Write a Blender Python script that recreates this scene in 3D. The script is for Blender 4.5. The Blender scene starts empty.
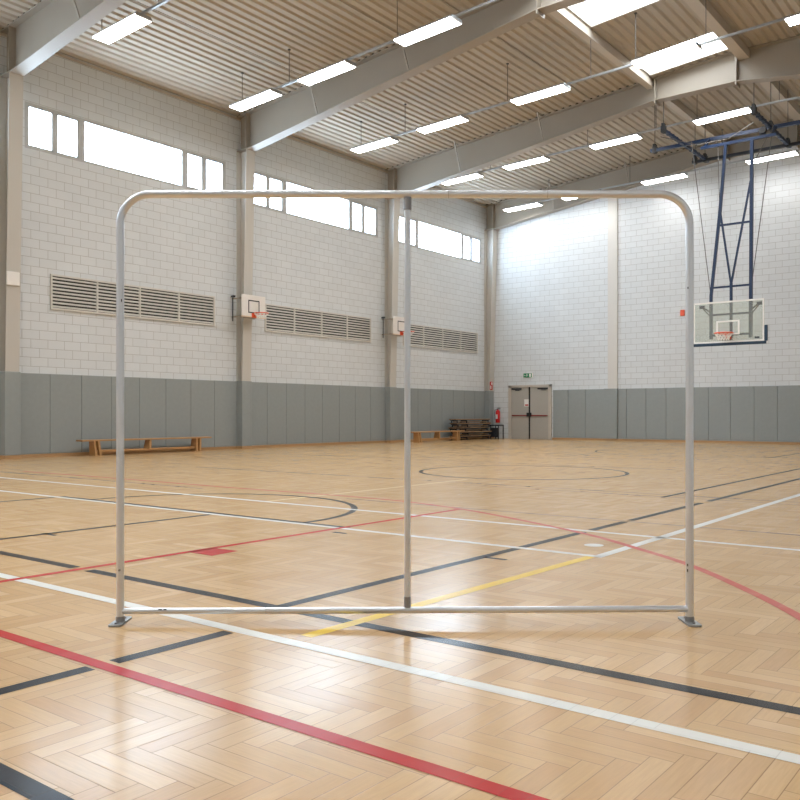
import bpy, bmesh, math, random
from mathutils import Vector, Matrix
random.seed(7)
D=bpy.data; SC=bpy.context.scene; COL=SC.collection
TH=math.radians(37.856); CO,SI=math.cos(TH),math.sin(TH)
R=math.radians

# ------------------------------------------------------------------ materials
def sl(c):
    return tuple(((v/255)/12.92 if v/255<=.04045 else ((v/255+.055)/1.055)**2.4) for v in c)+(1,)
class NT:
    def __init__(s,m): s.t=m.node_tree; s.n=s.t.nodes; s.l=s.t.links
    def new(s,ty,**k):
        n=s.n.new(ty)
        for a,v in k.items(): setattr(n,a,v)
        return n
    def link(s,a,b): s.l.new(a,b)
    def math(s,op,a,b=None,c=None):
        n=s.new('ShaderNodeMath',operation=op)
        for i,v in enumerate((a,b,c)):
            if v is None: continue
            if isinstance(v,(int,float)): n.inputs[i].default_value=v
            else: s.link(v,n.inputs[i])
        return n.outputs[0]
    def mix(s,f,a,b,bt='MIX'):
        n=s.new('ShaderNodeMix',data_type='RGBA',blend_type=bt)
        for i,v in ((0,f),(6,a),(7,b)):
            if isinstance(v,(int,float)): n.inputs[i].default_value=v
            elif isinstance(v,tuple): n.inputs[i].default_value=v
            else: s.link(v,n.inputs[i])
        return n.outputs[2]
def newmat(name):
    m=D.materials.new(name); m.use_nodes=True
    return m,NT(m),m.node_tree.nodes['Principled BSDF']
def pmat(name,rgb,rough=.5,metal=0,var=.05,scale=6,bump=0.,spec=.5,emit=0):
    m,t,p=newmat(name)
    c=sl(rgb)
    geo=t.new('ShaderNodeTexCoord')
    nz=t.new('ShaderNodeTexNoise'); nz.inputs['Scale'].default_value=scale; nz.inputs['Detail'].default_value=4
    t.link(geo.outputs['Object'],nz.inputs['Vector'])
    lo=tuple(v*(1-var) for v in c[:3])+(1,); hi=tuple(min(1,v*(1+var)) for v in c[:3])+(1,)
    t.link(t.mix(nz.outputs['Fac'],lo,hi),p.inputs['Base Color'])
    p.inputs['Roughness'].default_value=rough; p.inputs['Metallic'].default_value=metal
    p.inputs['Specular IOR Level'].default_value=spec
    if bump:
        b=t.new('ShaderNodeBump'); b.inputs['Strength'].default_value=bump; b.inputs['Distance'].default_value=.01
        t.link(nz.outputs['Fac'],b.inputs['Height']); t.link(b.outputs['Normal'],p.inputs['Normal'])
    return m
def emat(name,rgb,st):
    m=D.materials.new(name); m.use_nodes=True; t=NT(m); t.n.clear()
    e=t.new('ShaderNodeEmission'); e.inputs[0].default_value=rgb+(1,); e.inputs[1].default_value=st
    g=t.new('ShaderNodeBsdfGlossy'); g.inputs['Roughness'].default_value=.15; g.inputs[0].default_value=(.05,.05,.05,1)
    a=t.new('ShaderNodeAddShader'); o=t.new('ShaderNodeOutputMaterial')
    t.link(e.outputs[0],a.inputs[0]); t.link(g.outputs[0],a.inputs[1]); t.link(a.outputs[0],o.inputs[0])
    return m
def blockmat(name,axis):
    m,t,p=newmat(name)
    g=t.new('ShaderNodeNewGeometry'); s=t.new('ShaderNodeSeparateXYZ'); t.link(g.outputs['Position'],s.inputs[0])
    cb=t.new('ShaderNodeCombineXYZ'); t.link(s.outputs[axis],cb.inputs[0]); t.link(s.outputs[2],cb.inputs[1])
    br=t.new('ShaderNodeTexBrick'); t.link(cb.outputs[0],br.inputs['Vector'])
    for k,v in dict(Scale=1,**{'Mortar Size':.007,'Mortar Smooth':.3,'Brick Width':.47,'Row Height':.235,'Bias':0}).items(): br.inputs[k].default_value=v
    br.inputs['Color1'].default_value=sl((211,215,217)); br.inputs['Color2'].default_value=sl((207,211,213)); br.inputs['Mortar'].default_value=sl((172,172,170))
    nz=t.new('ShaderNodeTexNoise'); nz.inputs['Scale'].default_value=1.3; nz.inputs['Detail'].default_value=6
    t.link(g.outputs['Position'],nz.inputs['Vector'])
    f=t.math('MULTIPLY_ADD',nz.outputs['Fac'],.10,.95)
    t.link(t.mix(1.,br.outputs['Color'],f,'MULTIPLY'),p.inputs['Base Color'])
    n2=t.new('ShaderNodeTexNoise'); n2.inputs['Scale'].default_value=45; n2.inputs['Detail'].default_value=3
    t.link(g.outputs['Position'],n2.inputs['Vector'])
    h=t.math('MULTIPLY_ADD',br.outputs['Fac'],-1.,t.math('MULTIPLY',n2.outputs['Fac'],.35))
    b=t.new('ShaderNodeBump'); b.inputs['Strength'].default_value=.5; b.inputs['Distance'].default_value=.006
    t.link(h,b.inputs['Height']); t.link(b.outputs['Normal'],p.inputs['Normal'])
    p.inputs['Roughness'].default_value=.75
    return m
def herring(t,w=.082,n=5):
    """herringbone pattern from world position: returns (random value, edge mask, along-plank vector, direction)"""
    g=t.new('ShaderNodeNewGeometry'); s=t.new('ShaderNodeSeparateXYZ'); t.link(g.outputs['Position'],s.inputs[0])
    u=t.math('DIVIDE',s.outputs[0],w); v=t.math('DIVIDE',s.outputs[1],w)
    i=t.math('FLOOR',u); j=t.math('FLOOR',v); fu=t.math('FRACT',u); fv=t.math('FRACT',v)
    m=t.math('FLOORED_MODULO',t.math('SUBTRACT',i,j),2*n)
    m=t.math('ROUND',m)
    hz=t.math('LESS_THAN',m,n-.5)                      # 1: plank runs along x
    inv=t.math('SUBTRACT',1,hz)
    mv=t.math('SUBTRACT',2*n-1,m)
    def sel(a,b): return t.math('ADD',t.math('MULTIPLY',a,hz),t.math('MULTIPLY',b,inv))
    idx=sel(t.math('SUBTRACT',i,m),i); idy=sel(j,t.math('SUBTRACT',j,mv))
    al=sel(t.math('ADD',m,fu),t.math('ADD',mv,fv))      # 0..n along the plank
    ac=sel(fv,fu)
    cb=t.new('ShaderNodeCombineXYZ'); t.link(idx,cb.inputs[0]); t.link(idy,cb.inputs[1]); t.link(hz,cb.inputs[2])
    wn=t.new('ShaderNodeTexWhiteNoise',noise_dimensions='3D'); t.link(cb.outputs[0],wn.inputs['Vector'])
    e=t.math('MINIMUM',t.math('MINIMUM',ac,t.math('SUBTRACT',1,ac)),t.math('MINIMUM',al,t.math('SUBTRACT',n,al)))
    edge=t.math('SUBTRACT',1,t.math('SMOOTH_MIN',1.,t.math('DIVIDE',e,.03),.2))
    edge=t.math('MAXIMUM',edge,0)
    gv=t.new('ShaderNodeCombineXYZ'); t.link(t.math('MULTIPLY',al,.35),gv.inputs[0]); t.link(t.math('MULTIPLY',ac,5),gv.inputs[1]); t.link(t.math('MULTIPLY',wn.outputs[0],97),gv.inputs[2])
    return g,wn,edge,gv.outputs[0],hz
FLOOR_R=.20
def floormat():
    m,t,p=newmat('herringbone beech parquet')
    g,wn,edge,gv,hz=herring(t)
    nz=t.new('ShaderNodeTexNoise'); nz.inputs['Scale'].default_value=1.6; nz.inputs['Detail'].default_value=5; nz.inputs['Distortion'].default_value=.6
    t.link(gv,nz.inputs['Vector'])
    rmp=t.new('ShaderNodeValToRGB'); cr=rmp.color_ramp
    cr.elements[0].position=0; cr.elements[0].color=sl((189,150,103)); cr.elements[1].position=1; cr.elements[1].color=sl((207,172,127))
    for pos,c in ((.3,(195,158,110)),(.6,(199,163,115)),(.85,(202,166,119))):
        q=cr.elements.new(pos); q.color=sl(c)
    t.link(wn.outputs[0],rmp.inputs[0])
    gr=t.math('MULTIPLY_ADD',nz.outputs['Fac'],.26,.87)
    c=t.mix(1.,rmp.outputs[0],gr,'MULTIPLY')
    big=t.new('ShaderNodeTexNoise'); big.inputs['Scale'].default_value=.35; big.inputs['Detail'].default_value=3; t.link(g.outputs['Position'],big.inputs['Vector'])
    c=t.mix(1.,c,t.math('MULTIPLY_ADD',big.outputs['Fac'],.12,.94),'MULTIPLY')
    c=t.mix(t.math('MULTIPLY',edge,.75),c,sl((104,76,52)))
    t.link(c,p.inputs['Base Color'])
    t.link(t.math('MULTIPLY_ADD',nz.outputs['Fac'],.10,FLOOR_R-.05),p.inputs['Roughness'])
    p.inputs['Specular IOR Level'].default_value=.24
    b=t.new('ShaderNodeBump'); b.inputs['Strength'].default_value=.12; b.inputs['Distance'].default_value=.002
    t.link(t.math('MULTIPLY',edge,-1.),b.inputs['Height']); t.link(b.outputs['Normal'],p.inputs['Normal'])
    return m
def paintmat(name,rgb,blend=.12):
    m,t,p=newmat(name)
    g,wn,edge,gv,hz=herring(t)
    c=t.mix(t.math('MULTIPLY',wn.outputs[0],blend),sl(rgb),sl((200,165,130)))
    c=t.mix(t.math('MULTIPLY',edge,.25),c,sl((90,70,60)))
    t.link(c,p.inputs['Base Color']); p.inputs['Roughness'].default_value=FLOOR_R+.02; p.inputs['Specular IOR Level'].default_value=.08
    return m
def woodmat(name,rgb,rough=.4,ax='Y'):
    m,t,p=newmat(name)
    tc=t.new('ShaderNodeTexCoord'); mp=t.new('ShaderNodeMapping'); t.link(tc.outputs['Object'],mp.inputs[0])
    mp.inputs['Scale'].default_value={'Y':(14,.9,14),'X':(.9,14,14)}[ax]
    nz=t.new('ShaderNodeTexNoise'); nz.inputs['Scale'].default_value=2; nz.inputs['Detail'].default_value=5; t.link(mp.outputs[0],nz.inputs['Vector'])
    c=sl(rgb); t.link(t.mix(nz.outputs['Fac'],tuple(v*.7 for v in c[:3])+(1,),tuple(min(1,v*1.25) for v in c[:3])+(1,)),p.inputs['Base Color'])
    p.inputs['Roughness'].default_value=rough
    return m
M={}
M['wall_y']=blockmat('painted blockwork long wall',1); M['wall_x']=blockmat('painted blockwork end wall',0)
M['floor']=floormat()
M['white_line']=paintmat('white court paint',(226,226,220),.12)
M['black_line']=paintmat('black court paint',(17,20,25),.04)
M['grey_line']=paintmat('worn dark court paint',(128,112,98),.3)
M['red_line']=paintmat('red court paint',(180,34,34),.05)
M['dred_line']=paintmat('far red court paint',(190,88,80),.2)
M['yellow_line']=paintmat('yellow court paint',(232,196,84),.15)
M['pale_line']=paintmat('pale worn paint',(222,198,150),.3)
M['steel_light']=pmat('light grey painted steel',(192,188,180),.45,0,.03,2)
M['steel']=pmat('grey painted steel',(156,147,134),.45,0,.04,2)  # darker than the columns: weaker light on the rafters painted into the colour
M['deck']=pmat('profiled roof sheet',(180,171,157),.6,0,.04,.8)
M['purlin']=pmat('beige purlin',(192,182,168),.55,0,.04,1)
M['flute_shade']=pmat('painted flute shade',(48,44,40),.9)  # near-black tone painted for the shade in the roof flutes
M['winframe']=pmat('grey window frame',(182,184,184),.4)
M['pad']=pmat('grey vinyl padding',(144,150,149),.42,0,.06,9,.05)
M['padseam']=pmat('dark seam',(92,96,94),.7)
M['base']=woodmat('wooden skirting',(180,142,100),.45)
M['bench']=woodmat('varnished beech bench',(186,142,92),.38)
M['benchd']=woodmat('stacked bench wood',(165,130,92),.5)
M['darkmetal']=pmat('dark metal',(42,46,54),.5,.2)
M['navy']=pmat('navy painted steel',(14,40,74),.42,.1,.05,5)
M['navypad']=pmat('dark teal rubber pad',(22,52,76),.55)
M['black']=pmat('black plastic',(24,24,26),.5)
M['vent']=pmat('louvre paint',(206,203,196),.5)
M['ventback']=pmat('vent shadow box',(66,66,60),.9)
M['door']=pmat('grey door leaf',(172,168,160),.45)
M['doorframe']=pmat('door frame',(190,182,172),.5)
M['red']=pmat('red enamel',(196,34,34),.35)
M['darkred']=pmat('dark red bar',(134,40,46),.4)
M['orange']=pmat('orange steel',(222,84,44),.4)
M['white']=pmat('white paint',(232,230,226),.5)
M['boardw']=pmat('white board laminate',(226,222,216),.45)
M['boardcream']=pmat('cream board edge',(220,198,172),.5)
M['green']=pmat('green sign',(10,134,86),.4)
M['cable']=pmat('steel cable',(96,94,92),.5,.5)
M['galv']=pmat('galvanised rail',(176,180,184),.35,.7)
M['alu']=pmat('brushed aluminium tube',(222,226,231),.28,.8,.02,30)
M['alud']=pmat('dull aluminium fitting',(150,151,153),.45,.7,.06,30)
M['zinc']=pmat('zinc base plate',(150,152,152),.45,.6,.12,40,.1)
M['wallplain']=pmat('painted pilaster',(208,205,200),.7,0,.03,2)
M['net']=pmat('white net cord',(232,230,226),.8)
LAMP=20.5; WIN=17.; SKY=9.
M['lamp']=emat('fluorescent diffuser',(1.,.985,.965),LAMP)
M['pane']=emat('daylit window pane',(.66,.83,1.),WIN)
M['pane_b']=emat('daylit window pane, bluish',(.60,.78,1.),WIN*.6)
M['skypane']=emat('daylit rooflight pane',(.88,.94,1.),SKY)
def glassmat():
    m=D.materials.new('acrylic backboard'); m.use_nodes=True; t=NT(m); t.n.clear()
    tr=t.new('ShaderNodeBsdfTransparent'); tr.inputs[0].default_value=(.93,.95,.92,1)
    df=t.new('ShaderNodeBsdfPrincipled'); df.inputs['Base Color'].default_value=sl((204,208,200)); df.inputs['Roughness'].default_value=.08
    mx=t.new('ShaderNodeMixShader'); mx.inputs[0].default_value=.2; o=t.new('ShaderNodeOutputMaterial')
    t.link(tr.outputs[0],mx.inputs[1]); t.link(df.outputs[0],mx.inputs[2]); t.link(mx.outputs[0],o.inputs[0])
    return m
M['acrylic']=glassmat()

# ------------------------------------------------------------------ mesh builder
ORG={}
class MB:
    def __init__(s): s.v=[]; s.f=[]; s.mi=[]; s.sm=[]; s.cur=0; s.smooth=False
    def add(s,vs,fs):
        o=len(s.v); s.v+= [tuple(v) for v in vs]
        for f in fs: s.f.append([o+i for i in f]); s.mi.append(s.cur); s.sm.append(s.smooth)
        return s
    def box(s,x0,x1,y0,y1,z0,z1):
        x0,x1=sorted((x0,x1)); y0,y1=sorted((y0,y1)); z0,z1=sorted((z0,z1))
        return s.add([(x0,y0,z0),(x1,y0,z0),(x1,y1,z0),(x0,y1,z0),(x0,y0,z1),(x1,y0,z1),(x1,y1,z1),(x0,y1,z1)],
            [(0,3,2,1),(4,5,6,7),(0,1,5,4),(1,2,6,5),(2,3,7,6),(3,0,4,7)])
    def hexa(s,a,b):
        """two quads (4 points each) joined into a solid"""
        return s.add(list(a)+list(b),[(0,3,2,1),(4,5,6,7),(0,1,5,4),(1,2,6,5),(2,3,7,6),(3,0,4,7)])
    def prism(s,poly,axis,a,b):
        """extrude 2-D polygon; axis = extrusion axis 'x','y','z'"""
        n=len(poly)
        def P(p,q): return {'x':(q,p[0],p[1]),'y':(p[0],q,p[1]),'z':(p[0],p[1],q)}[axis]
        vs=[P(p,a) for p in poly]+[P(p,b) for p in poly]
        fs=[tuple(range(n))[::-1],tuple(range(n,2*n))]+[(i,(i+1)%n,n+(i+1)%n,n+i) for i in range(n)]
        return s.add(vs,fs)
    def tube(s,pts,r,n=12,cap=True,closed=False):
        pts=[Vector(p) for p in pts]; rings=[]; N=len(pts)
        up=None
        for i,p in enumerate(pts):
            if closed: d=(pts[(i+1)%N]-pts[i-1]).normalized()
            else: d=((pts[min(i+1,N-1)]-pts[max(i-1,0)])).normalized()
            if up is None:
                up=Vector((0,0,1)) if abs(d.z)<.9 else Vector((1,0,0))
            a=d.cross(up).normalized(); b=a.cross(d).normalized(); up=b
            rr=r[i] if isinstance(r,(list,tuple)) else r
            rings.append([p+a*math.cos(2*math.pi*k/n)*rr+b*math.sin(2*math.pi*k/n)*rr for k in range(n)])
        vs=[v for q in rings for v in q]; fs=[]
        for i in range(N if closed else N-1):
            j=(i+1)%N
            for k in range(n): fs.append((i*n+k,i*n+(k+1)%n,j*n+(k+1)%n,j*n+k))
        old=s.smooth; s.smooth=True; o=len(s.v); s.add(vs,fs); s.smooth=old
        if cap and not closed:
            old=s.smooth; s.smooth=False
            s.add(vs[:n],[tuple(range(n))[::-1]]); s.add(vs[-n:],[tuple(range(n))]); s.smooth=old
        return s
    def build(s,name,mat,parent=None,kind=None,bevel=0,local=False,seg=2):
        me=D.meshes.new(name)
        vs=[Vector(v) for v in s.v]
        if parent is not None: o=Vector((0,0,0)) if local else ORG[parent.name]
        else:
            xs=[v.x for v in vs]; ys=[v.y for v in vs]; o=Vector(((min(xs)+max(xs))/2,(min(ys)+max(ys))/2,min(v.z for v in vs)))
        me.from_pydata([v-o for v in vs],[],s.f)
        mats=mat if isinstance(mat,list) else [mat]
        for m in mats: me.materials.append(M[m])
        for p,mi,sm in zip(me.polygons,s.mi,s.sm): p.material_index=mi; p.use_smooth=sm
        bm=bmesh.new(); bm.from_mesh(me)
        bmesh.ops.recalc_face_normals(bm,faces=bm.faces)
        if bevel:
            es=[e for e in bm.edges if len(e.link_faces)==2 and e.calc_face_angle(0)>.6]
            bmesh.ops.bevel(bm,geom=es,offset=bevel,segments=seg,affect='EDGES',profile=.6)
        bm.to_mesh(me); bm.free()
        ob=D.objects.new(name,me); COL.objects.link(ob)
        if parent is not None: ob.parent=parent; ORG[ob.name]=Vector(ORG[parent.name])
        if parent is None: ob.location=o; ORG[ob.name]=o
        else:
            # put the origin in the middle of the part
            if not local or True:
                c=sum((v.co for v in me.vertices),Vector())/max(1,len(me.vertices))
                for v in me.vertices: v.co-=c
                ob.location=c; ORG[ob.name]=ORG[parent.name]+c if not local else c
        if kind: ob['kind']=kind
        return ob
def tag(o,label,cat,group=None):
    o['label']=label; o['category']=cat
    if group: o['group']=group
    return o
def thing(name,loc,label=None,cat=None,group=None,rz=0,kind=None):
    o=D.objects.new(name,None); COL.objects.link(o); o.location=loc; o.rotation_euler=(0,0,rz); o.empty_display_size=.2
    ORG[o.name]=Vector(loc)
    if label: tag(o,label,cat,group)
    if kind: o['kind']=kind
    return o
def copy_tree(o,parent=None):
    c=o.copy(); COL.objects.link(c)
    if parent is not None: c.parent=parent
    for ch in list(o.children): copy_tree(ch,c)
    return c
ORD=['first','second','third','fourth','fifth','sixth','seventh','eighth','ninth','tenth','eleventh','twelfth','thirteenth','fourteenth']

# ------------------------------------------------------------------ hall data
XW=-21.; XR=5.; YB=33.7; YF=-12.
FR=[10.88,18.62,26.22,33.51]                      # portal frames
PROF=[(-21.3,10.67),(-10.2,11.68),(-7.6,11.9),(-5.9,11.87),(5.3,10.9)]
def deck(x):
    for (a,za),(b,zb) in zip(PROF,PROF[1:]):
        if x<=b: return za+(zb-za)*(x-a)/(b-a)
    return PROF[-1][1]
def bbot(x):
    if x<-10.1: return 9.6+(x+20.4)*(1.4/10.3)
    if x<-7.65: return 11.0
    return 11.0-.13*(x+7.65)

# ------------------------------------------------------------------ floor with the painted lines
fb=MB(); fb.box(XW-.3,XR+.3,YF-.3,YB+.3,-.1,0)
LM=['floor','white_line','black_line','grey_line','red_line','dred_line','yellow_line','pale_line']
def zof(c): return {'grey_line':.0006,'pale_line':.0008,'black_line':.001,'yellow_line':.0012,'white_line':.0014,'red_line':.0016,'dred_line':.0016}[c]
def quad(c,p):
    fb.cur=LM.index(c); z=zof(c); fb.add([(q[0],q[1],z) for q in p],[tuple(range(len(p)))]); fb.cur=0
def lx(c,y,x0,x1,w=.075): quad(c,[(x0,y-w/2),(x1,y-w/2),(x1,y+w/2),(x0,y+w/2)])
def ly(c,x,y0,y1,w=.075): quad(c,[(x-w/2,y0),(x+w/2,y0),(x+w/2,y1),(x-w/2,y1)])
def arc(c,cx,cy,r,a0,a1,w=.07,n=64):
    for i in range(n):
        a=R(a0+(a1-a0)*i/n); b=R(a0+(a1-a0)*(i+1)/n); i0,o0=r-w/2,r+w/2
        quad(c,[(cx+i0*math.cos(a),cy+i0*math.sin(a)),(cx+o0*math.cos(a),cy+o0*math.sin(a)),(cx+o0*math.cos(b),cy+o0*math.sin(b)),(cx+i0*math.cos(b),cy+i0*math.sin(b))])
def curve(c,pts,w=.07,sub=8):
    P=[Vector((p[0],p[1])) for p in pts]; out=[]
    for i in range(len(P)-1):
        p0=P[max(i-1,0)];p1=P[i];p2=P[i+1];p3=P[min(i+2,len(P)-1)]
        for k in range(sub):
            t=k/sub; out.append(.5*((2*p1)+(p2-p0)*t+(2*p0-5*p1+4*p2-p3)*t*t+(3*p1-p0-3*p2+p3)*t**3))
    out.append(P[-1]); L=[];Rr=[]
    for i,p in enumerate(out):
        d=(out[min(i+1,len(out)-1)]-out[max(i-1,0)]).normalized(); n=Vector((-d.y,d.x))*w/2
        L.append(p+n);Rr.append(p-n)
    for i in range(len(out)-1): quad(c,[L[i],Rr[i],Rr[i+1],L[i+1]])
lx('white_line',2.975,XW+.5,XR-1,.08)
lx('black_line',3.46,XW+2,-5.69,.085); lx('black_line',3.46,-5.51,XR-2,.085)
lx('red_line',2.185,XW+2,XR-2,.072)
ly('black_line',-3.385,.2,2.13,.08); ly('black_line',-3.385,2.25,2.92,.08)
for a,b in ((3.5,7.46),(7.62,8.42),(8.56,10.8),(11.05,24)): ly('black_line',-3.59,a,b,.085)
lx('black_line',1.335,-7,3,.08)
quad('yellow_line',[(-3.05,3.1),(-2.97,3.1),(-2.885,6.2),(-2.965,6.2)])
ly('white_line',-2.88,6.24,26,.085); lx('white_line',6.245,XW+2,-2.84,.075)
lx('white_line',7.55,XW+3,XR-2,.075)
arc('white_line',-3.16,6.76,.04,0,360,.085,24)
ly('red_line',-5.6,2.2,8.32,.07)
curve('dred_line',[(-16,8.62),(-13.5,8.68),(-9.95,8.66),(-7.94,8.72),(-6.69,8.66),(-5.52,8.34),(-4.53,7.89),(-3.49,7.33),(-2.75,6.78),(-2.2,6.32),(-1.64,5.70),(-1.15,5.07),(-.6,4.2),(-.2,3.2)],.07)
arc('black_line',-8.27,14.5,1.97,0,360,.07,96)
arc('black_line',-8.1,6.4,1.93,-2,182,.075,64)
ly('black_line',-10.7,3.6,6.2,.07); ly('black_line',-7.5,3.5,6.2,.07)
lx('black_line',6.325,-10.73,-5.55,.07)
lx('black_line',4.26,-7.56,-7.33,.05)
lx('grey_line',8.48,-7.5,XR-2,.06); lx('grey_line',8.30,XW+3,-10.2,.06)
lx('grey_line',11.62,-14.5,XR-2,.06); lx('grey_line',11.3,-7.5,XR-2,.05)
ly('black_line',-4.25,11.2,25,.07); ly('black_line',-5.9,22.9,30,.06)
ly('pale_line',-8.05,7.56,12.2,.07)
quad('red_line',[(-5.60,4.40),(-5.30,4.40),(-5.32,4.69),(-5.60,4.67)])
lx('black_line',5.67,-3.57,-3.37,.05); lx('black_line',6.0,-5.46,-5.3,.05)
arc('grey_line',-8.3,25.2,3.1,150,330,.06,60)
lx('grey_line',20.4,-19,XR-3,.05); lx('grey_line',16.9,-19,-6,.05)
for x,y in ((-14.47,22.37),(-14.03,22.71),(-10.14,21.27)):
    quad('black_line',[(x-.07,y-.12),(x+.07,y-.12),(x+.07,y+.12),(x-.07,y+.12)])
fl=fb.build('floor',LM,kind='structure')

# ------------------------------------------------------------------ walls
WINS=[(11.35,18.0),(19.0,25.62),(26.62,33.08)]; WZ0,WZ1=7.95,9.14
w=MB(); w.box(XW-.3,XW,YF,YB,-.05,WZ0); w.box(XW-.3,XW,YF,YB,WZ1,10.9)
ys=[YF,-3.9,2.7,3.75,10.35]+[v for p in WINS for v in p]+[YB]
for a,b in zip(ys[::2],ys[1::2]): w.box(XW-.3,XW,a,b,WZ0,WZ1)
w.build('wall_left','wall_y',kind='structure')
w=MB(); w.prism([(XW-.3,-.05),(XR+.3,-.05),(XR+.3,deck(XR)+.1),(-7.6,12.1),(-10.2,11.9),(XW-.3,10.9)],'y',YB,YB+.3)
w.build('wall_back','wall_x',kind='structure')
w=MB(); w.prism([(XW-.3,-.05),(XR+.3,-.05),(XR+.3,deck(XR)+.1),(-7.6,12.1),(-10.2,11.9),(XW-.3,10.9)],'y',YF-.3,YF)
w.build('wall_front','wall_x',kind='structure')
w=MB(); w.box(XR,XR+.3,YF,YB,-.05,11.1); w.build('wall_right','wall_y',kind='structure')

# pilaster on the end wall
w=MB(); w.box(-15.1,-14.68,YB-.06,YB,2.17,11.35); w.build('trim_1','wallplain',kind='structure',bevel=.008)
# eaves trim
w=MB(); w.box(XW,XW+.04,YF,YB,10.6,10.66); w.build('trim_2','purlin',kind='structure')
# skirting
w=MB(); w.box(XW,XW+.075,YF,YB-.05,0,.085); w.build('baseboard_left','base',kind='structure',bevel=.004)
w=MB(); w.box(-17.68,XR,YB-.085,YB,0,.085); w.build('baseboard_back','base',kind='structure',bevel=.004)

# windows
nwin=0
def window(y0,y1):
    global nwin; nwin+=1
    t=thing('window_%d'%nwin,(XW-.1,(y0+y1)/2,WZ0),kind='structure')
    z0,z1=WZ0,WZ1; xa,xb=XW-.14,XW-.005
    f=MB(); f.box(xa,xb,y0,y1,z0,z0+.07); f.box(xa,xb,y0,y1,z1-.07,z1)
    W=y1-y0; k=W/6.65
    m=[(0,.08),(.80*k,.08),(1.53*k,.17),(4.95*k,.17),(5.75*k,.09),(W-.08,.08)]
    for a,b in m: f.box(xa,xb,y0+a,y0+a+b,z0+.07,z1-.07)
    f.build('window_frame','winframe',t)
    for i in range(len(m)-1):
        a=y0+m[i][0]+m[i][1]; b=y0+m[i+1][0]
        ib=(i==4)
        if i in (0,1,3,4):
            s=MB(); s.box(xb-.09,xb-.01,a,a+.045,z0+.07,z1-.07); s.box(xb-.09,xb-.01,b-.045,b,z0+.07,z1-.07); s.box(xb-.09,xb-.01,a,b,z0+.07,z0+.105); s.box(xb-.09,xb-.01,a,b,z1-.105,z1-.07)
            s.build('window_sash','winframe',t)
            h=MB(); h.box(xb-.01,xb+.015,(a+b)/2-.04,(a+b)/2+.04,z1-.105,z1-.08); h.build('window_catch','darkmetal',t)
        g=MB(); g.box(xb-.06,xb-.05,a,b,z0+.07,z1-.07); g.build('window_pane','pane_b' if ib else 'pane',t)
for a,b in WINS: window(a,b)
window(3.75,10.35); window(-3.9,2.7)

# ------------------------------------------------------------------ ceiling: profiled deck with the rooflight openings
SK=[(24.3,25.8),(18.8,21.6),(11.1,18.1),(1.,10.4),(-10,-1)]  # last three rooflights are out of view, added to light the hall
cb=MB()
pitch=.25
def strip(x0,x1,y0,y1):
    n=max(1,round((x1-x0)/pitch)); p=(x1-x0)/n; pts=[]
    for i in range(n):
        a=x0+i*p
        for dx,dz in ((0,0),(.5*p,0),(.68*p,.042),(.82*p,.042)): pts.append((a+dx,deck(a+dx)+dz))
    pts.append((x1,deck(x1)))
    vs=[(x,y0,z) for x,z in pts]+[(x,y1,z) for x,z in pts]; N=len(pts)
    cb.add(vs,[(i,i+1,N+i+1,N+i) for i in range(N-1)])
strip(XW-.3,-10.2,YF-.3,YB+.3); strip(-7.6,XR+.3,YF-.3,YB+.3)
edges=sorted([YF-.3]+[v for s in SK for v in s]+[YB+.3])
for a,b in zip(edges[::2],edges[1::2]): strip(-10.2,-7.6,a,b)
for x in (-17.55,-14.1,-12.3): cb.box(x-.012,x+.012,YF,YB,deck(x)-.012,deck(x)+.0)
ce=cb.build('ceiling','deck',kind='structure')
# box purlins along both sides of the rooflights
pu=MB(); pu.box(-7.6,-7.3,YF,33.2,11.62,11.88); pu.build('trim_3','purlin',kind='structure')
pu=MB(); pu.box(-10.42,-10.2,YF,33.2,11.42,11.66); pu.build('trim_4','purlin',kind='structure')
for i,(a,b) in enumerate(SK):
    nwin+=1
    t=thing('window_%d'%nwin,(-8.9,(a+b)/2,11.7),kind='structure')
    k=MB()
    for (x0,x1,ya,yb) in ((-10.2,-10.14,a,b),(-7.66,-7.6,a,b),(-10.14,-7.66,a,a+.06),(-10.14,-7.66,b-.06,b)):
        k.hexa([(x0,ya,deck(x0)-.02),(x1,ya,deck(x1)-.02),(x1,yb,deck(x1)-.02),(x0,yb,deck(x0)-.02)],[(x0,ya,12.25),(x1,ya,12.25),(x1,yb,12.25),(x0,yb,12.25)])
    k.build('window_frame','steel_light',t)
    g=MB(); g.box(-10.14,-7.66,a+.06,b-.06,12.2,12.22); g.build('window_pane','skypane',t)
    if b-a>2:
        f=MB(); n=int((b-a)/1.4)
        for q in range(1,n): y=a+(b-a)*q/n; f.box(-10.14,-7.66,y-.02,y+.02,12.15,12.2)
        if len(f.v): f.build('glazing_bar','winframe',t)

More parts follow.
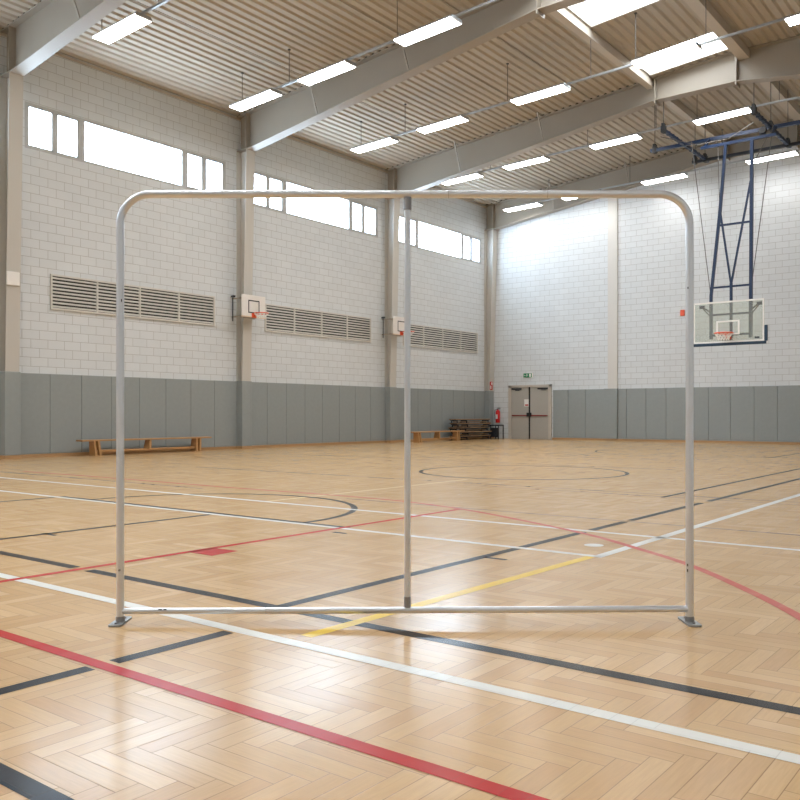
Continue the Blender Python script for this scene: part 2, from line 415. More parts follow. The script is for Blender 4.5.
# ------------------------------------------------------------------ steel portal frames
def portal(i,y):
    t=thing('steel_portal_frame',(XW+.2,y,0),kind='structure')
    hw=.18
    d0,d1,zt=.20,.46,9.57; c=MB(); c.box(XW,XW+.02,y-hw,y+hw,0,zt)
    c.hexa([(XW+.02,y-.01,0),(XW+d0,y-.01,0),(XW+d0,y+.01,0),(XW+.02,y+.01,0)],[(XW+.02,y-.01,zt),(XW+d1,y-.01,zt),(XW+d1,y+.01,zt),(XW+.02,y+.01,zt)])
    c.hexa([(XW+d0,y-hw,0),(XW+d0+.02,y-hw,0),(XW+d0+.02,y+hw,0),(XW+d0,y+hw,0)],[(XW+d1,y-hw,zt),(XW+d1+.02,y-hw,zt),(XW+d1+.02,y+hw,zt),(XW+d1,y+hw,zt)])
    c.box(XW,XW+.48,y-hw,y+hw,zt,zt+.025)
    c.build('column','steel_light',t)
    xs=[XW+.45,-18,-15,-12,-10.1,-7.65,-5.9,-3,0,XR-.45]
    b=MB()
    x0=[XW+.02]+xs
    # web
    top=[(x,deck(x)-.005) for x in [XW+.02]+xs]; bot=[(x,bbot(max(x,XW+.45))) for x in [XW+.02]+xs]
    for j in range(len(top)-1):
        (xa,za),(xb,zb)=top[j],top[j+1]; (_,wa),(_,wb)=bot[j],bot[j+1]
        b.hexa([(xa,y-.01,wa),(xb,y-.01,wb),(xb,y+.01,wb),(xa,y+.01,wa)],[(xa,y-.01,za),(xb,y-.01,zb),(xb,y+.01,zb),(xa,y+.01,za)])
        b.hexa([(xa,y-hw,za-.025),(xb,y-hw,zb-.025),(xb,y+hw,zb-.025),(xa,y+hw,za-.025)],[(xa,y-hw,za),(xb,y-hw,zb),(xb,y+hw,zb),(xa,y+hw,za)])
        b.hexa([(xa,y-hw,wa-.025),(xb,y-hw,wb-.025),(xb,y+hw,wb-.025),(xa,y+hw,wa-.025)],[(xa,y-hw,wa),(xb,y-hw,wb),(xb,y+hw,wb),(xa,y+hw,wa)])
    b.build('rafter','steel',t)
    e=MB()
    for xx in (XW+.44,): e.box(xx,xx+.02,y-hw,y+hw,9.6,deck(xx)-.03)
    e.build('end_plate','steel',t)
    for xx in (-10.12,-7.65):
        e=MB(); e.box(xx-.02,xx+.02,y-hw-.01,y+hw+.01,10.87,deck(xx)-.03); e.build('splice_plate','steel',t)
    for xx in (-17.45,-14.05,-2.5):
        zb=bbot(xx); e=MB(); dz=deck(xx)-.0
        e.hexa([(xx-.025,y-hw,zb),(xx+.025,y-hw,zb),(xx+.025,y-hw+.03,zb),(xx-.025,y-hw+.03,zb)],
               [(xx-.025,y-hw-.4,dz),(xx+.025,y-hw-.4,dz),(xx+.025,y-hw-.37,dz),(xx-.025,y-hw-.37,dz)])
        e.build('fly_brace','steel',t)
    # dark strip painting in the shade of the flutes over the rafter
    e=MB()
    for seg in ((XW,-10.2),(-7.3,XR)):
        n=max(1,round((seg[1]-seg[0])/pitch)); 
        e.hexa([(seg[0],y-.165,deck(seg[0])-.004),(seg[1],y-.165,deck(seg[1])-.004),(seg[1],y+.165,deck(seg[1])-.004),(seg[0],y+.165,deck(seg[0])-.004)],
               [(seg[0],y-.165,deck(seg[0])+.05),(seg[1],y-.165,deck(seg[1])+.05),(seg[1],y+.165,deck(seg[1])+.05),(seg[0],y+.165,deck(seg[0])+.05)]) if seg[0]<-15 else None
    if len(e.v): e.build('flute_shade_strip','flute_shade',t)
for i,y in enumerate(FR): portal(i,y)

# ------------------------------------------------------------------ wall padding
colname=['leftmost column','second column','third column','corner column']
def pad(x0,x1,y0,y1,label,group,z0=.09,z1=2.17):
    m=MB(); m.box(x0,x1,y0,y1,z0,z1); o=m.build('wall_pad','pad',bevel=.012); tag(o,label,'wall pad',group)
for i,y in enumerate(FR):
    ly_=y+.23 if i<3 else YB-.001
    m=MB(); m.box(XW+.001,XW+.30,y-.20,ly_-.02,.09,2.18); o=m.build('column_pad','pad',bevel=.015)
    tag(o,'grey padding wrapped around the foot of the '+['steel column at the left picture edge','second steel column, below the first small backboard','third steel column, left of the centre post','steel column in the far corner'][i],'column pad','column pads on the left wall')
    m=MB(); m.box(XW+.076,XW+.31,y-.21,min(y+.22,YB-.02),0,.088); m.build('baseboard_left','base',kind='structure')
for b in range(3):
    a=FR[b]+.22; e=FR[b+1]-.21; n=8; d=(e-a)/n
    for k in range(n):
        pad(XW+.001,XW+.055,a+k*d+.004,a+(k+1)*d-.004,'grey wall pad, %s to the right of the %s on the left wall'%(ORD[k],colname[b]),'grey wall pads on the left wall')
seams=[-17.66,-16.93,-16.11,-15.27]
for k in range(3): pad(seams[k]+.004,seams[k+1]-.004,YB-.055,YB-.001,'grey wall pad on the back wall, %s to the right of the double door'%ORD[k],'grey wall pads on the back wall')
m=MB(); m.box(-15.25,-14.65,YB-.13,YB-.001,.09,2.18); o=m.build('column_pad','pad',bevel=.015); tag(o,'slightly raised grey pad below the pilaster on the back wall','wall pad')
seams=[-14.63,-14.27,-13.44,-12.6,-11.75,-10.91,-10.08,-9.21,-8.38,-7.54,-6.7]
for k in range(10): pad(seams[k]+.004,seams[k+1]-.004,YB-.055,YB-.001,'grey wall pad on the back wall, %s to the right of the pilaster'%ORD[k],'grey wall pads on the back wall')

# ------------------------------------------------------------------ louvred vents
def vent(y0,y1,label):
    z0,z1=3.87,4.80; t=thing('ventilation_grille',(XW,(y0+y1)/2,z0),label,'vent','louvred vents on the left wall')
    xa,xb=XW+.001,XW+.05
    f=MB(); f.box(xa,xb,y0,y1,z0,z0+.05); f.box(xa,xb,y0,y1,z1-.05,z1); W=(y1-y0)
    for q in range(5):
        c=y0+W*q/4; c=min(max(c,y0+.025),y1-.025); f.box(xa,xb,c-.025,c+.025,z0+.05,z1-.05)
    f.build('grille_frame','vent',t,bevel=.003)
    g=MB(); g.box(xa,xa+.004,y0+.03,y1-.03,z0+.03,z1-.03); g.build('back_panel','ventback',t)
    n=9; p=(z1-z0-.1)/n
    for q in range(4):
        a=y0+W*q/4+.028; b=y0+W*(q+1)/4-.028; s=MB()
        for k in range(n):
            z=z0+.05+p*(k+.5)
            s.hexa([(xa+.008,a,z+.012),(xb-.004,a,z-.034),(xb-.004,b,z-.034),(xa+.008,b,z+.012)],[(xa+.008,a,z+.022),(xb-.004,a,z-.006),(xb-.004,b,z-.006),(xa+.008,b,z+.022)])
        s.build('louvre_section','vent',t)
vent(12.04,17.53,'long louvred vent on the left wall behind the left post of the frame')
vent(19.66,25.16,'long louvred vent between the two small backboards')
vent(27.2,32.72,'louvred vent furthest along the left wall, right of the centre post')

# ------------------------------------------------------------------ double door, sign, extinguisher
t=thing('door_1',(-18.82,YB,0),kind='structure')
f=MB(); f.box(-19.9,-19.76,YB-.08,YB-.001,0,2.42); f.box(-17.88,-17.74,YB-.08,YB-.001,0,2.42); f.box(-19.9,-17.74,YB-.08,YB-.001,2.32,2.42); f.build('door_frame','doorframe',t,bevel=.006)
for a,b,nm in ((-19.76,-18.82,0),(-18.82,-17.88,1)):
    l=MB(); l.box(a+.004,b-.004,YB-.05,YB-.002,.01,2.32); L=l.build('door_leaf','door',t,bevel=.004)
    h=MB(); h.box(a+.06,b-.02,YB-.12,YB-.09,1.03,1.075); h.box(a+.06,a+.10,YB-.09,YB-.05,1.03,1.075); h.build('push_bar','darkred',L)
    h=MB(); x=a+.03 if nm==0 else b-.53; h.box(x,x+.5,YB-.085,YB-.05,2.22,2.28); h.box(x+.2,x+.42,YB-.11,YB-.085,2.17,2.2); h.build('door_closer','darkmetal',L,bevel=.004)
h=MB(); h.box(-18.85,-18.79,YB-.075,YB-.05,.01,2.32); h.build('astragal','black',t)
h=MB(); h.box(-18.93,-18.71,YB-.14,YB-.076,1.0,1.18); h.build('latch','black',t,bevel=.01)
n_=MB(); n_.box(-19.09,-18.84,YB-.054,YB-.0505,1.46,1.78); nn=n_.build('notice','white',t)
n_=MB(); n_.box(-19.05,-18.88,YB-.056,YB-.0545,1.49,1.55); n_.build('notice_print','red',nn)

t=thing('exit_sign',(-18.98,YB,2.79),'green and white running man exit sign above the double door','sign')
f=MB(); f.box(-19.24,-18.74,YB-.05,YB-.001,2.79,2.99); f.build('sign_housing','white',t,bevel=.006)
f=MB(); f.box(-19.22,-18.80,YB-.054,YB-.0505,2.80,2.98); fc=f.build('sign_face','green',t)
q=MB(); y0,y1=YB-.057,YB-.0545
q.box(-18.93,-18.84,y0,y1,2.82,2.96)                                       # doorway
q.prism([(-19.20,2.89),(-19.15,2.93),(-19.15,2.90),(-19.11,2.90),(-19.11,2.88),(-19.15,2.88),(-19.15,2.85)],'y',y0,y1)   # arrow
q.prism([(-19.045+.014*math.cos(a*.785),2.952+.014*math.sin(a*.785)) for a in range(8)],'y',y0,y1)
q.prism([(-19.07,2.935),(-19.03,2.935),(-19.02,2.885),(-18.985,2.86),(-18.995,2.85),(-19.04,2.875),(-19.075,2.83),(-19.09,2.84),(-19.06,2.89)],'y',y0,y1)
q.prism([(-19.03,2.93),(-18.99,2.905),(-18.995,2.895),(-19.035,2.915)],'y',y0,y1)
q.build('pictogram','white',fc)

t.location.x+=.09; t.location.z-=.04
t=thing('fire_extinguisher',(-20.43,YB-.12,.72),'red fire extinguisher hanging on the back wall left of the double door','fire extinguisher')
e=MB(); cx,cy=-20.43,YB-.12
e.tube([(cx,cy,.72),(cx,cy,.74),(cx,cy,1.22),(cx,cy,1.28),(cx,cy,1.31)],[.085,.1,.1,.07,.035],20); e.build('cylinder','red',t)
e=MB(); e.tube([(cx,cy,1.31),(cx,cy,1.36)],.03,10); e.box(cx-.02,cx+.14,cy-.015,cy+.015,1.35,1.37); e.box(cx-.02,cx+.13,cy-.012,cy+.012,1.39,1.41); e.build('valve','black',t)
e=MB(); e.tube([(cx-.03,cy-.02,1.34),(cx-.12,cy-.05,1.3),(cx-.13,cy-.06,1.1),(cx-.11,cy-.06,.85)],.014,8); e.build('hose','black',t)
e=MB(); e.box(cx-.05,cx+.05,cy-.104,cy-.097,.9,1.1); e.build('data_label','white',t)
e=MB(); e.box(cx-.03,cx+.03,cy+.09,YB-.001,1.15,1.25); e.build('wall_bracket','darkmetal',t)
t=thing('fire_sign',(XW+.3,33.44,2.22),'small red and white fire sign on the corner column above the padding','sign')
e=MB(); e.box(XW+.295,XW+.305,33.33,33.56,2.22,2.60); a=e.build('sign_plate','red',t)
e=MB(); e.box(XW+.306,XW+.309,33.36,33.44,2.26,2.42); e.box(XW+.306,XW+.309,33.44,33.53,2.46,2.57); e.build('sign_symbol','white',a)
e=MB(); e.box(-12.03,-11.86,YB-.06,YB-.001,5.02,5.26); o=e.build('alarm_box','orange',bevel=.012); tag(o,'small orange red alarm box high on the back wall beside the right post','alarm')
e=MB(); e.box(XW+.345,XW+.40,10.68,11.01,4.32,4.66); o=e.build('junction_box','white',bevel=.012); tag(o,'white box fixed to the leftmost steel column','box')

# ------------------------------------------------------------------ benches
def bench(y0,y1,x0,x1,label,group=None,h=.43,name='gym_bench'):
    xc=(x0+x1)/2; t=thing(name,(xc,(y0+y1)/2,0),label,'bench',group)
    m=MB(); m.box(x0,x1,y0,y1,h-.04,h); m.build('seat','bench',t,bevel=.008)
    L=y1-y0
    for q,yy in enumerate((y0+.09*L,y0+.5*L,y1-.09*L)):
        m=MB(); dz=h-.04; b0=.02 if q!=1 else .13
        s=-1 if q==0 else 1
        for s_ in ((-1,1) if q!=1 else (1,)):
            pass
        m.hexa([(xc-.15,yy-.03-.03*s,b0),(xc+.15,yy-.03-.03*s,b0),(xc+.15,yy+.03-.03*s,b0),(xc-.15,yy+.03-.03*s,b0)],[(xc-.11,yy-.03,dz),(xc+.11,yy-.03,dz),(xc+.11,yy+.03,dz),(xc-.11,yy+.03,dz)])
        if q!=1:
            m.hexa([(xc-.15,yy+.16*-s-.03,b0),(xc+.15,yy+.16*-s-.03,b0),(xc+.15,yy+.16*-s+.03,b0),(xc-.15,yy+.16*-s+.03,b0)],[(xc-.11,yy-.13*s-.03,dz),(xc+.11,yy-.13*s-.03,dz),(xc+.11,yy-.13*s+.03,dz),(xc-.11,yy-.13*s+.03,dz)])
            m.box(xc-.16,xc+.16,yy-.12*s-.14,yy-.12*s+.14,0,.02)
        m.build('leg','bench',t,bevel=.004)
    m=MB(); m.box(xc-.05,xc+.05,y0+.1*L,y1-.1*L,.09,.15); m.build('balance_beam','bench',t,bevel=.006)
    return t
bench(12.62,16.95,-20.72,-20.42,'long light wooden gym bench standing against the grey wall pads','wooden gym benches')
bench(26.45,29.95,-20.15,-19.85,'shorter wooden gym bench standing in front of the stacked benches','wooden gym benches')
def stacked():
    t=thing('stacked_bench',(-20.5,31.0,0))
    y0,y1=29.62,32.4; xa,xb=-20.68,-20.32
    m=MB()
    for a,b in ((xa,xa+.11),(xa+.125,xa+.235),(xa+.25,xb)): m.box(a,b,y0,y1,.15,.18)
    m.build('seat','benchd',t,bevel=.004)
    m=MB(); m.box(-20.54,-20.46,y0+.1,y1-.1,.035,.075); m.build('balance_beam','benchd',t,bevel=.004)
    m=MB(); m.box(xa+.02,xa+.05,y0+.05,y1-.05,.115,.149); m.box(xb-.05,xb-.02,y0+.05,y1-.05,.115,.149); m.build('frame_rail','darkmetal',t)
    for yy in (y0+.15,(y0+y1)/2-.5,y1-.15):
        m=MB(); m.box(xa+.02,xb-.02,yy-.02,yy+.02,.085,.115); m.box(xa+.02,xa+.05,yy-.02,yy+.02,0,.085); m.box(xb-.05,xb-.02,yy-.02,yy+.02,0,.085); m.box(xa+.02,xb-.02,yy-.18,yy+.18,0,.02)
        m.build('leg','darkmetal',t)
    return t
proto=stacked()
names=['lowest folding bench in the stack in the far corner','second bench from the bottom of the corner stack','middle bench of the stack in the far corner','second bench from the top of the corner stack','topmost bench of the dark framed stack in the far corner']
PY=31.4
for k in range(5):
    o=proto if k==0 else copy_tree(proto)
    o.location=(-20.5+(0,.03,-.02,.02,0)[k],PY+(0,.05,-.06,.02,-.02)[k],.181*k); tag(o,names[k],'bench','stacked folding benches')
t=thing('side_table',(-20.02,33.1,0),'small dark table in the corner below the fire extinguisher','table')
m=MB(); m.box(-20.42,-19.94,32.85,33.3,.58,.64); m.build('table_top','darkmetal',t,bevel=.006)
for x in (-20.4,-20.0):
    for y in (32.87,33.29):
        m=MB(); m.box(x,x+.04,y,y+.04,0,.58); m.build('leg','darkmetal',t)
m=MB(); m.box(-20.36,-20.0,32.88,32.9,.08,.12); m.box(-20.36,-20.2,32.89,33.25,.10,.5); m.build('shelf','darkmetal',t)

# ------------------------------------------------------------------ small wall hoops
def netmesh(m,cx,cy,z,r,h,n=10,th=.006):
    rings=[(r,z),(r*.86,z-h*.3),(r*.68,z-h*.6),(r*.6,z-h)]
    for k in range(n):
        for s in (0,1):
            pts=[]
            for j,(rr,zz) in enumerate(rings):
                a=2*math.pi*(k+(j*.5 if s else -j*.5))/n
                pts.append((cx+rr*math.cos(a),cy+rr*math.sin(a),zz))
            m.tube(pts,th,4,False)
def small_hoop():
    xc=XW+.8; yc=18.46; t=thing('wall_basketball_hoop',(XW+.45,yc,4.2))
    m=MB(); m.box(xc-.03,xc,yc-.5,yc+.5,4.18,4.87); b=m.build('backboard','boardw',t,bevel=.02)
    m=MB(); m.box(xc-.034,xc+.004,yc-.505,yc+.505,4.165,4.20); m.build('board_edge','boardcream',b)
    m=MB(); ya,yb,za,zb=yc-.235,yc+.235,4.30,4.71; w=.035
    m.box(xc+.001,xc+.005,ya,yb,za,za+w); m.box(xc+.001,xc+.005,ya,yb,zb-w,zb); m.box(xc+.001,xc+.005,ya,ya+w,za,zb); m.box(xc+.001,xc+.005,yb-w,yb,za,zb); m.build('target_square','black',b)
    m=MB(); rx=xc+.34; r=.225
    m.tube([(rx+r*math.cos(a*math.pi/12),yc+r*math.sin(a*math.pi/12),4.28) for a in range(24)],.014,8,closed=True)
    m.box(xc,xc+.12,yc-.05,yc+.05,4.27,4.29); m.box(xc,xc+.02,yc-.09,yc+.09,4.16,4.30); m.hexa([(xc,yc-.03,4.17),(xc+.02,yc-.03,4.17),(xc+.02,yc+.03,4.17),(xc,yc+.03,4.17)],[(xc+.05,yc-.03,4.27),(xc+.14,yc-.03,4.27),(xc+.14,yc+.03,4.27),(xc+.05,yc+.03,4.27)])
    R_=m.build('rim','orange',t)
    m=MB(); netmesh(m,rx,yc,4.27,r-.005,.12,10,.009); m.build('net','net',R_)
    for z in (4.80,4.22):
        m=MB(); m.box(XW+.02,xc-.03,yc-.24,yc-.20,z-.02,z+.02); m.box(XW+.02,xc-.03,yc+.37,yc+.41,z-.02,z+.02); m.box(XW+.40,XW+.43,yc-.24,yc+.41,z-.04,z+.04); m.build('clamp_arm','steel',t)
    m=MB(); m.tube([(XW+.1,yc-.26,4.08),(XW+.1,yc-.26,4.9)],.018,8); m.box(XW+.04,XW+.16,yc-.29,yc-.2,4.84,4.9); m.build('clamp_rod','darkmetal',t)
    return t
h0=small_hoop(); tag(h0,'small white backboard with orange rim on the second column','basketball hoop','small backboards on the left wall columns')
h1=copy_tree(h0); h1.location.y+=7.62; h1['label']='small white backboard further away, half hidden by the centre post'

# ------------------------------------------------------------------ ceiling-hung basketball goal
YG=27.6
t=thing('suspended_basketball_hoop',(-8.25,YG,3.3),'large glass basketball backboard hung on a navy steel frame from the ceiling','basketball hoop')
g=MB(); 
def bar(m,a,b,w,h=None):
    """rectangular bar between two points"""
    a=Vector(a);b=Vector(b);d=(b-a).normalized(); up=Vector((0,0,1)) if abs(d.z)<.9 else Vector((0,1,0))
    s=d.cross(up).normalized(); u=s.cross(d).normalized(); h=h or w
    q=[s*sx*w/2+u*sz*h/2 for sx,sz in ((-1,-1),(1,-1),(1,1),(-1,1))]
    m.hexa([a+v for v in q],[b+v for v in q])
m=MB(); bar(m,(-11.1,28.2,10.08),(-3.5,28.2,10.08),.1,.11); m.build('main_beam','navy',t)
m=MB(); bar(m,(-10.4,30.3,10.06),(-3.5,30.3,10.06),.08,.1); m.build('rear_beam','darkmetal',t)
for x in (-9.95,-7.22):
    m=MB(); bar(m,(x,26.35,10.08),(x,30.6,10.08),.09,.09)
    for k in range(12): m.box(x-.055,x+.055,26.4+k*.35,26.46+k*.35,10.02,10.14)
    m.build('cross_beam','navy',t)
for x,y in ((-10.95,28.2),(-9.95,26.35),(-7.22,26.35),(-7.22,28.2),(-9.95,30.3),(-7.22,30.3),(-10.3,30.3),(-4,28.2)):
    m=MB(); m.tube([(x,y,10.2),(x,y,deck(x)+.02)],.012,6); m.build('hanger_rod','cable',t)
    m=MB(); m.box(x-.07,x+.07,y-.07,y+.07,10.0,10.2); m.box(x-.04,x+.04,y-.09,y+.09,9.98,10.28); m.build('beam_clamp','black',t)
m=MB(); bar(m,(-9.2,YG,9.66),(-6.9,YG,9.66),.08,.09); m.build('pivot_bar','navy',t)
for x in (-9.1,-7.05):
    m=MB(); bar(m,(x,YG,9.66),(x,28.2,10.08),.06); m.build('pivot_link','navy',t)
P_=lambda x,z:(x,YG,z)
m=MB(); bar(m,P_(-8.41,9.66),P_(-8.60,7.47),.085); bar(m,P_(-8.60,7.47),P_(-8.87,4.9),.085); bar(m,P_(-8.87,4.9),P_(-8.87,3.5),.085); m.build('post','navy',t)
m=MB(); bar(m,P_(-7.62,9.66),P_(-7.66,3.5),.095); m.build('post','navy',t)
m=MB(); bar(m,P_(-8.58,7.5),P_(-8.25,5.2),.055); bar(m,P_(-7.66,8.36),P_(-8.25,5.2),.055); m.build('diagonal_brace','navy',t)
m=MB(); bar(m,P_(-8.25,5.24),P_(-8.25,3.45),.075); m.build('centre_post','navy',t)
for za in (7.1,5.14,4.27,3.62):
    m=MB(); xl=-8.87 if za<5.5 else -8.63; bar(m,P_(xl,za),P_(-7.66,za),.06); m.build('rail','navy',t)
for sgn,xa,xb in ((-1,-9.1,-8.87),(1,-7.35,-7.66)):
    m=MB(); bar(m,(xa,27.42,4.52),(xb,YG,4.36),.04); m.box(xa-.08,xa+.08,27.41,27.44,4.47,4.57); bar(m,(xa,27.44,4.5),(xb,YG,4.2),.025); m.build('board_strut','darkmetal',t)
# stay cables
for a,b in (((-9.5,YG,9.95),(-8.87,YG,4.8)),((-7.0,YG,9.95),(-7.66,YG,4.9)),((-8.85,28.2,10.02),(-8.6,YG,7.5)),((-7.18,YG,9.6),(-7.66,YG,8.75))):
    m=MB(); m.tube([a,b],.012,6); m.build('stay_cable','cable',t)
m=MB(); m.tube([(-10.3,27.0,10.1),(-9.2,27.3,9.7),(-8.3,27.45,9.75),(-7.5,27.4,10.1)],.014,6); m.build('loose_cable','cable',t)
m=MB(); m.tube([(-7.3,YG-.08,9.85),(-7.3,YG+.08,9.85)],.11,12); m.box(-7.4,-7.2,YG-.03,YG+.03,9.66,9.95); m.build('pulley','black',t)
# board
x0,x1,z0,z1=-9.36,-7.2,3.36,4.66; yb=27.4
m=MB(); m.box(x0,x1,yb-.015,yb+.015,z0,z1); bd=m.build('backboard','acrylic',t)
def frame(m,x0,x1,z0,z1,w,ya,yb_):
    m.box(x0,x1,ya,yb_,z0,z0+w); m.box(x0,x1,ya,yb_,z1-w,z1); m.box(x0,x0+w,ya,yb_,z0+w,z1-w); m.box(x1-w,x1,ya,yb_,z0+w,z1-w)
m=MB(); frame(m,x0,x1,z0,z1,.05,yb-.019,yb-.0155); m.build('border_line','white',bd)
m=MB(); frame(m,-8.64,-7.93,3.60,4.05,.05,yb-.019,yb-.0155); m.build('target_square','white',bd)
m=MB(); m.box(x0-.05,x1+.05,yb-.035,yb+.045,z0-.09,z0-.001); m.box(x0-.06,x0-.001,yb-.035,yb+.045,z0-.001,3.80); m.box(x1+.001,x1+.09,yb-.035,yb+.045,z0-.001,3.84); m.build('edge_padding','navypad',bd,bevel=.012)
m=MB(); m.box(-7.48,-7.34,yb-.019,yb-.0155,3.45,3.50); m.build('maker_plate','darkmetal',bd)
m=MB(); rr=.27; rx,ry,rz=-8.28,yb-.45,3.62
m.tube([(rx+rr*math.cos(a*math.pi/14),ry+rr*math.sin(a*math.pi/14),rz) for a in range(28)],.02,8,closed=True)
m.box(rx-.12,rx+.12,yb-.25,yb-.035,rz-.03,rz); m.box(rx-.1,rx+.1,yb-.06,yb-.02,rz-.16,rz+.03)
ri=m.build('rim','orange',t)
m=MB(); netmesh(m,rx,ry,rz-.01,rr-.01,.20,12,.012); m.build('net','net',ri)

# ------------------------------------------------------------------ strip lights on rails
def lamp():
    t=thing('strip_light',(0,0,0))
    m=MB(); m.hexa([(-.86,-.235,0),(.86,-.235,0),(.86,.235,0),(-.86,.235,0)],[(-.86,-.19,.07),(.86,-.19,.07),(.86,.19,.07),(-.86,.19,.07)]); m.build('housing','galv',t,local=True)
    d=MB(); d.box(-.84,.84,-.215,.215,-.02,-.001); d.build('diffuser','lamp',t,local=True)
    b=MB()
    for yy in (-.11,0,.11): b.box(-.845,.845,yy-.006,yy+.006,-.024,-.0205)
    for xx in (-.85,.85): b.box(xx-.01,xx+.01,-.22,.22,-.024,-.0)
    b.build('louvre_bar','white',t,local=True)
    return t
L0=lamp(); first=True
rows=[ # y, list of (x,z) lamps, rods, rail extent
 (11.7,[(-17.3,10.08),(-13.9,10.2)],[-18.1,-15.9,-13.0],(-17.6,-12.6)),
 (16.55,[(-18.05,9.99),(-15.32,10.09),(-12.04,10.29),(-8.6,10.45)],[-18.6,-16.7,-12.95,-9.8],(-19.0,-6.0)),
 (21.75,[(-17.98,10.0),(-15.24,10.11),(-11.83,10.26),(-8.15,10.42),(-4.35,10.5)],[-18.56,-16.7,-12.9,-10.26,-8.97,-7.12,-4.9],(-19.0,-2.0)),
 (27.1,[(-18.09,10.06),(-15.31,10.17),(-11.88,10.27),(-8.36,10.38)],[-16.8,-12.9,-10.48,-9.15,-6.7],(-19.0,-3.0)),
 (32.4,[(-18.45,10.06),(-15.65,10.14),(-12.2,10.22),(-8.26,10.33)],[-17.2,-13.6,-10.0,-6.6],(-19.0,-5.0))]
rn=['row nearest the camera','second row from the camera','third row from the camera','fourth row from the camera','row nearest the back wall']
for ri_,(y,ls,rods,(ra,rb)) in enumerate(rows):
    zs=lambda x: ls[0][1]+(ls[-1][1]-ls[0][1])*(x-ls[0][0])/(ls[-1][0]-ls[0][0]) if x<=ls[-1][0] else ls[-1][1]+(x-ls[-1][0])*(-.01 if y>20 else .03)
    t=thing('lighting_rail',((ra+rb)/2,y,zs((ra+rb)/2)+.1),'thin galvanised rail carrying the '+rn[ri_].replace('row','row of strip lights',1),'rail','suspended lighting rails')
    m=MB(); pts=[ra]+[l[0] for l in ls if ra<l[0]<rb]+[rb]
    for a,b in zip(pts,pts[1:]): bar(m,(a,y,zs(a)+.105),(b,y,zs(b)+.105),.06,.05)
    m.build('rail','galv',t)
    for x in rods:
        m=MB(); m.tube([(x,y,zs(x)+.13),(x,y,deck(x)+(.0))],.009,6); m.box(x-.03,x+.03,y-.03,y+.03,deck(x)-.03,deck(x)); m.build('hanger_rod','cable',t)
    for k,(x,z) in enumerate(ls):
        o=L0 if first else copy_tree(L0); first=False
        o.location=(x,y,z); sl_=math.atan2(ls[-1][1]-ls[0][1],ls[-1][0]-ls[0][0]); o.rotation_euler=(0,-sl_,0)
        pos='leftmost' if k==0 else ORD[k]+' from the left'
        tag(o,'glowing strip light, %s in the %s'%(pos,rn[ri_]),'light','strip lights under the roof')

# strip lights and rails added out of view to brighten the near floor
for y in (1.1,-6.):
    t=thing('lighting_rail',(-8,y,10.3),'rail and hanger rods of the added strip lights out of view','rail','added rails out of view')
    m=MB(); bar(m,(-19,y,10.06),(-11.0,y,10.42),.06,.05); bar(m,(-11.0,y,10.42),(-5,y,10.6),.06,.05); bar(m,(-5,y,10.6),(3,y,10.28),.06,.05); m.build('rail','galv',t)
    for x,zz in ((-18.5,10.1),(-13.5,10.3),(-7.3,10.53),(-3.,10.52),(1.,10.36)):
        m=MB(); m.tube([(x,y,zz),(x,y,deck(x))],.009,6); m.build('hanger_rod','cable',t)
    for x,z in ((-18.1,10.0),(-15.2,10.1),(-11.8,10.28),(-5.0,10.5),(-1.5,10.4),(2.,10.2)):
        o=copy_tree(L0); o.location=(x,y,z); o.rotation_euler=(0,-.045 if x<-9 else .03,0)
        tag(o,'added strip light above or behind the viewer, brightening the near floor','light','added strip lights out of view')

# ------------------------------------------------------------------ the tubular frame in front
fx,fy=0-SI*4.58,CO*4.58
F=thing('tubular_display_frame',(fx,fy,0),'large empty silver tube frame with a centre post standing on the court','display frame',rz=TH)
xl,xr,zt=-1.502,1.555,2.30; r=.0205; br=.16
def lbuild(m,name,mat,parent=F,**k): return m.build(name,mat,parent,local=True,**k)
def arcpts(cx,cz,rad,a0,a1,n=10): return [(cx+rad*math.cos(R(a0+(a1-a0)*i/n)),0,cz+rad*math.sin(R(a0+(a1-a0)*i/n))) for i in range(n+1)]
m=MB(); m.tube([(xl,0,.012),(xl,0,1.),(xl,0,zt-br-.02)]+arcpts(xl+br,zt-br,br,180,90,14)+[(xl+br+.02,0,zt),(-.4,0,zt),(.26,0,zt)],r,32)
lbuild(m,'tube','alu')
m=MB(); m.tube([(xr,0,.012),(xr,0,1.),(xr,0,zt-br-.02)]+arcpts(xr-br,zt-br,br,0,90,14)+[(xr-br-.02,0,zt),(.8,0,zt),(.262,0,zt)],r,32)
lbuild(m,'tube','alu')
m=MB(); m.tube([(xl,0,.062),(-.72,0,.064)],.0165,24); m.tube([(-.718,0,.064),(xr,0,.074)],.0175,24); lbuild(m,'bottom_tube','alu')
m=MB(); m.tube([(.04,0,.083),(.04,0,2.283)],.0165,20); lbuild(m,'centre_post','alu')
m=MB(); m.tube([(.04,0,.083),(.04,0,.14)],.0185,20); lbuild(m,'post_sleeve','alud')
m=MB(); m.tube([(.04,0,2.215),(.04,0,2.282)],.022,20); lbuild(m,'post_sleeve','alud')
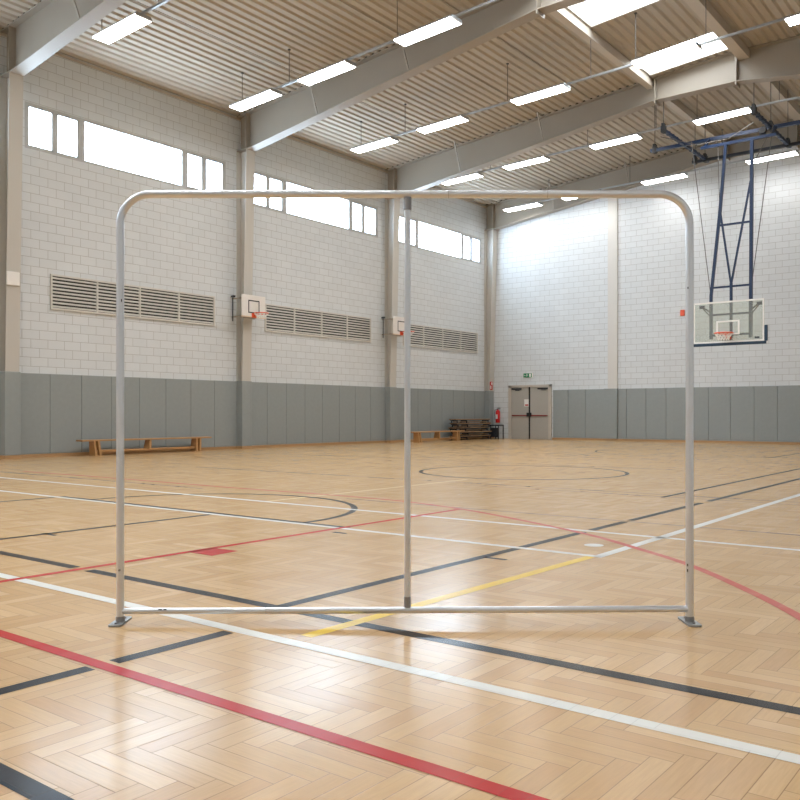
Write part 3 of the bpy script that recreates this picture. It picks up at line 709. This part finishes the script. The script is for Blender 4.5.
for s_,x in ((1,xl),(-1,xr)):
    m=MB(); W=.034; pts=[]
    for cx,cy,a0 in ((W-.012,.10-.012,0),(-W+.012,.10-.012,90),(-W+.012,-.10+.012,180),(W-.012,-.10+.012,270)):
        for k in range(5): a=R(a0+k*22.5); pts.append((x+cx+.012*math.cos(a),cy+.012*math.sin(a)))
    m.prism(pts,'z',0,.010); bp=lbuild(m,'base_plate','zinc')
    b=bp.location
    for q in (-.065,.065):
        m=MB(); m.tube([(x-b.x,q-b.y,.010-b.z),(x-b.x,q-b.y,.018-b.z)],.009,6); o=m.build('bolt','alud',bp,local=True)
    m=MB(); m.tube([(x,0,.01),(x,0,.035)],.0245,20); lbuild(m,'foot_collar','alud')
# push button, seams and small printed marks
m=MB(); m.tube([(xl+.003,-.0195,.285),(xl+.003,-.027,.285)],.006,10); lbuild(m,'push_button','alud')
for x,z in ((-.718,.064),(.26,zt),(.79,zt)):
    m=MB(); m.tube([(x-.0008,0,z),(x+.0008,0,z)],(.0215 if z>1 else .0182),20); lbuild(m,'tube_seam','alud')
for a,b,z in ((-1.292,-1.272,.070),(-1.266,-1.25,.070)):
    m=MB(); m.box(a,b,-.0185,-.012,z+.001,z+.007); lbuild(m,'printed_mark','black')
for x,z0,z1 in ((xl+.012,1.72,1.735),(xr-.016,.275,.29),(xr-.016,.305,.318),(xr-.014,1.79,1.80)):
    m=MB(); m.box(x-.002,x+.002,-.0185,-.010,z0,z1); lbuild(m,'printed_mark','black')

# ------------------------------------------------------------------ world, camera, colour
wd=D.worlds.new('World'); SC.world=wd; wd.use_nodes=True
bg=wd.node_tree.nodes['Background']; bg.inputs[0].default_value=(.75,.86,1,1); bg.inputs[1].default_value=1.
cam=D.cameras.new('camera'); co=D.objects.new('camera',cam); COL.objects.link(co)
co.location=(0,0,1.12); co.rotation_euler=(R(90),0,TH); cam.sensor_width=36; cam.lens=853/800*36; cam.shift_y=14/800; cam.clip_end=200
SC.camera=co
vs=SC.view_settings; vs.view_transform='Standard'; vs.look='None'; vs.gamma=1; vs.use_curve_mapping=False; vs.exposure=.36
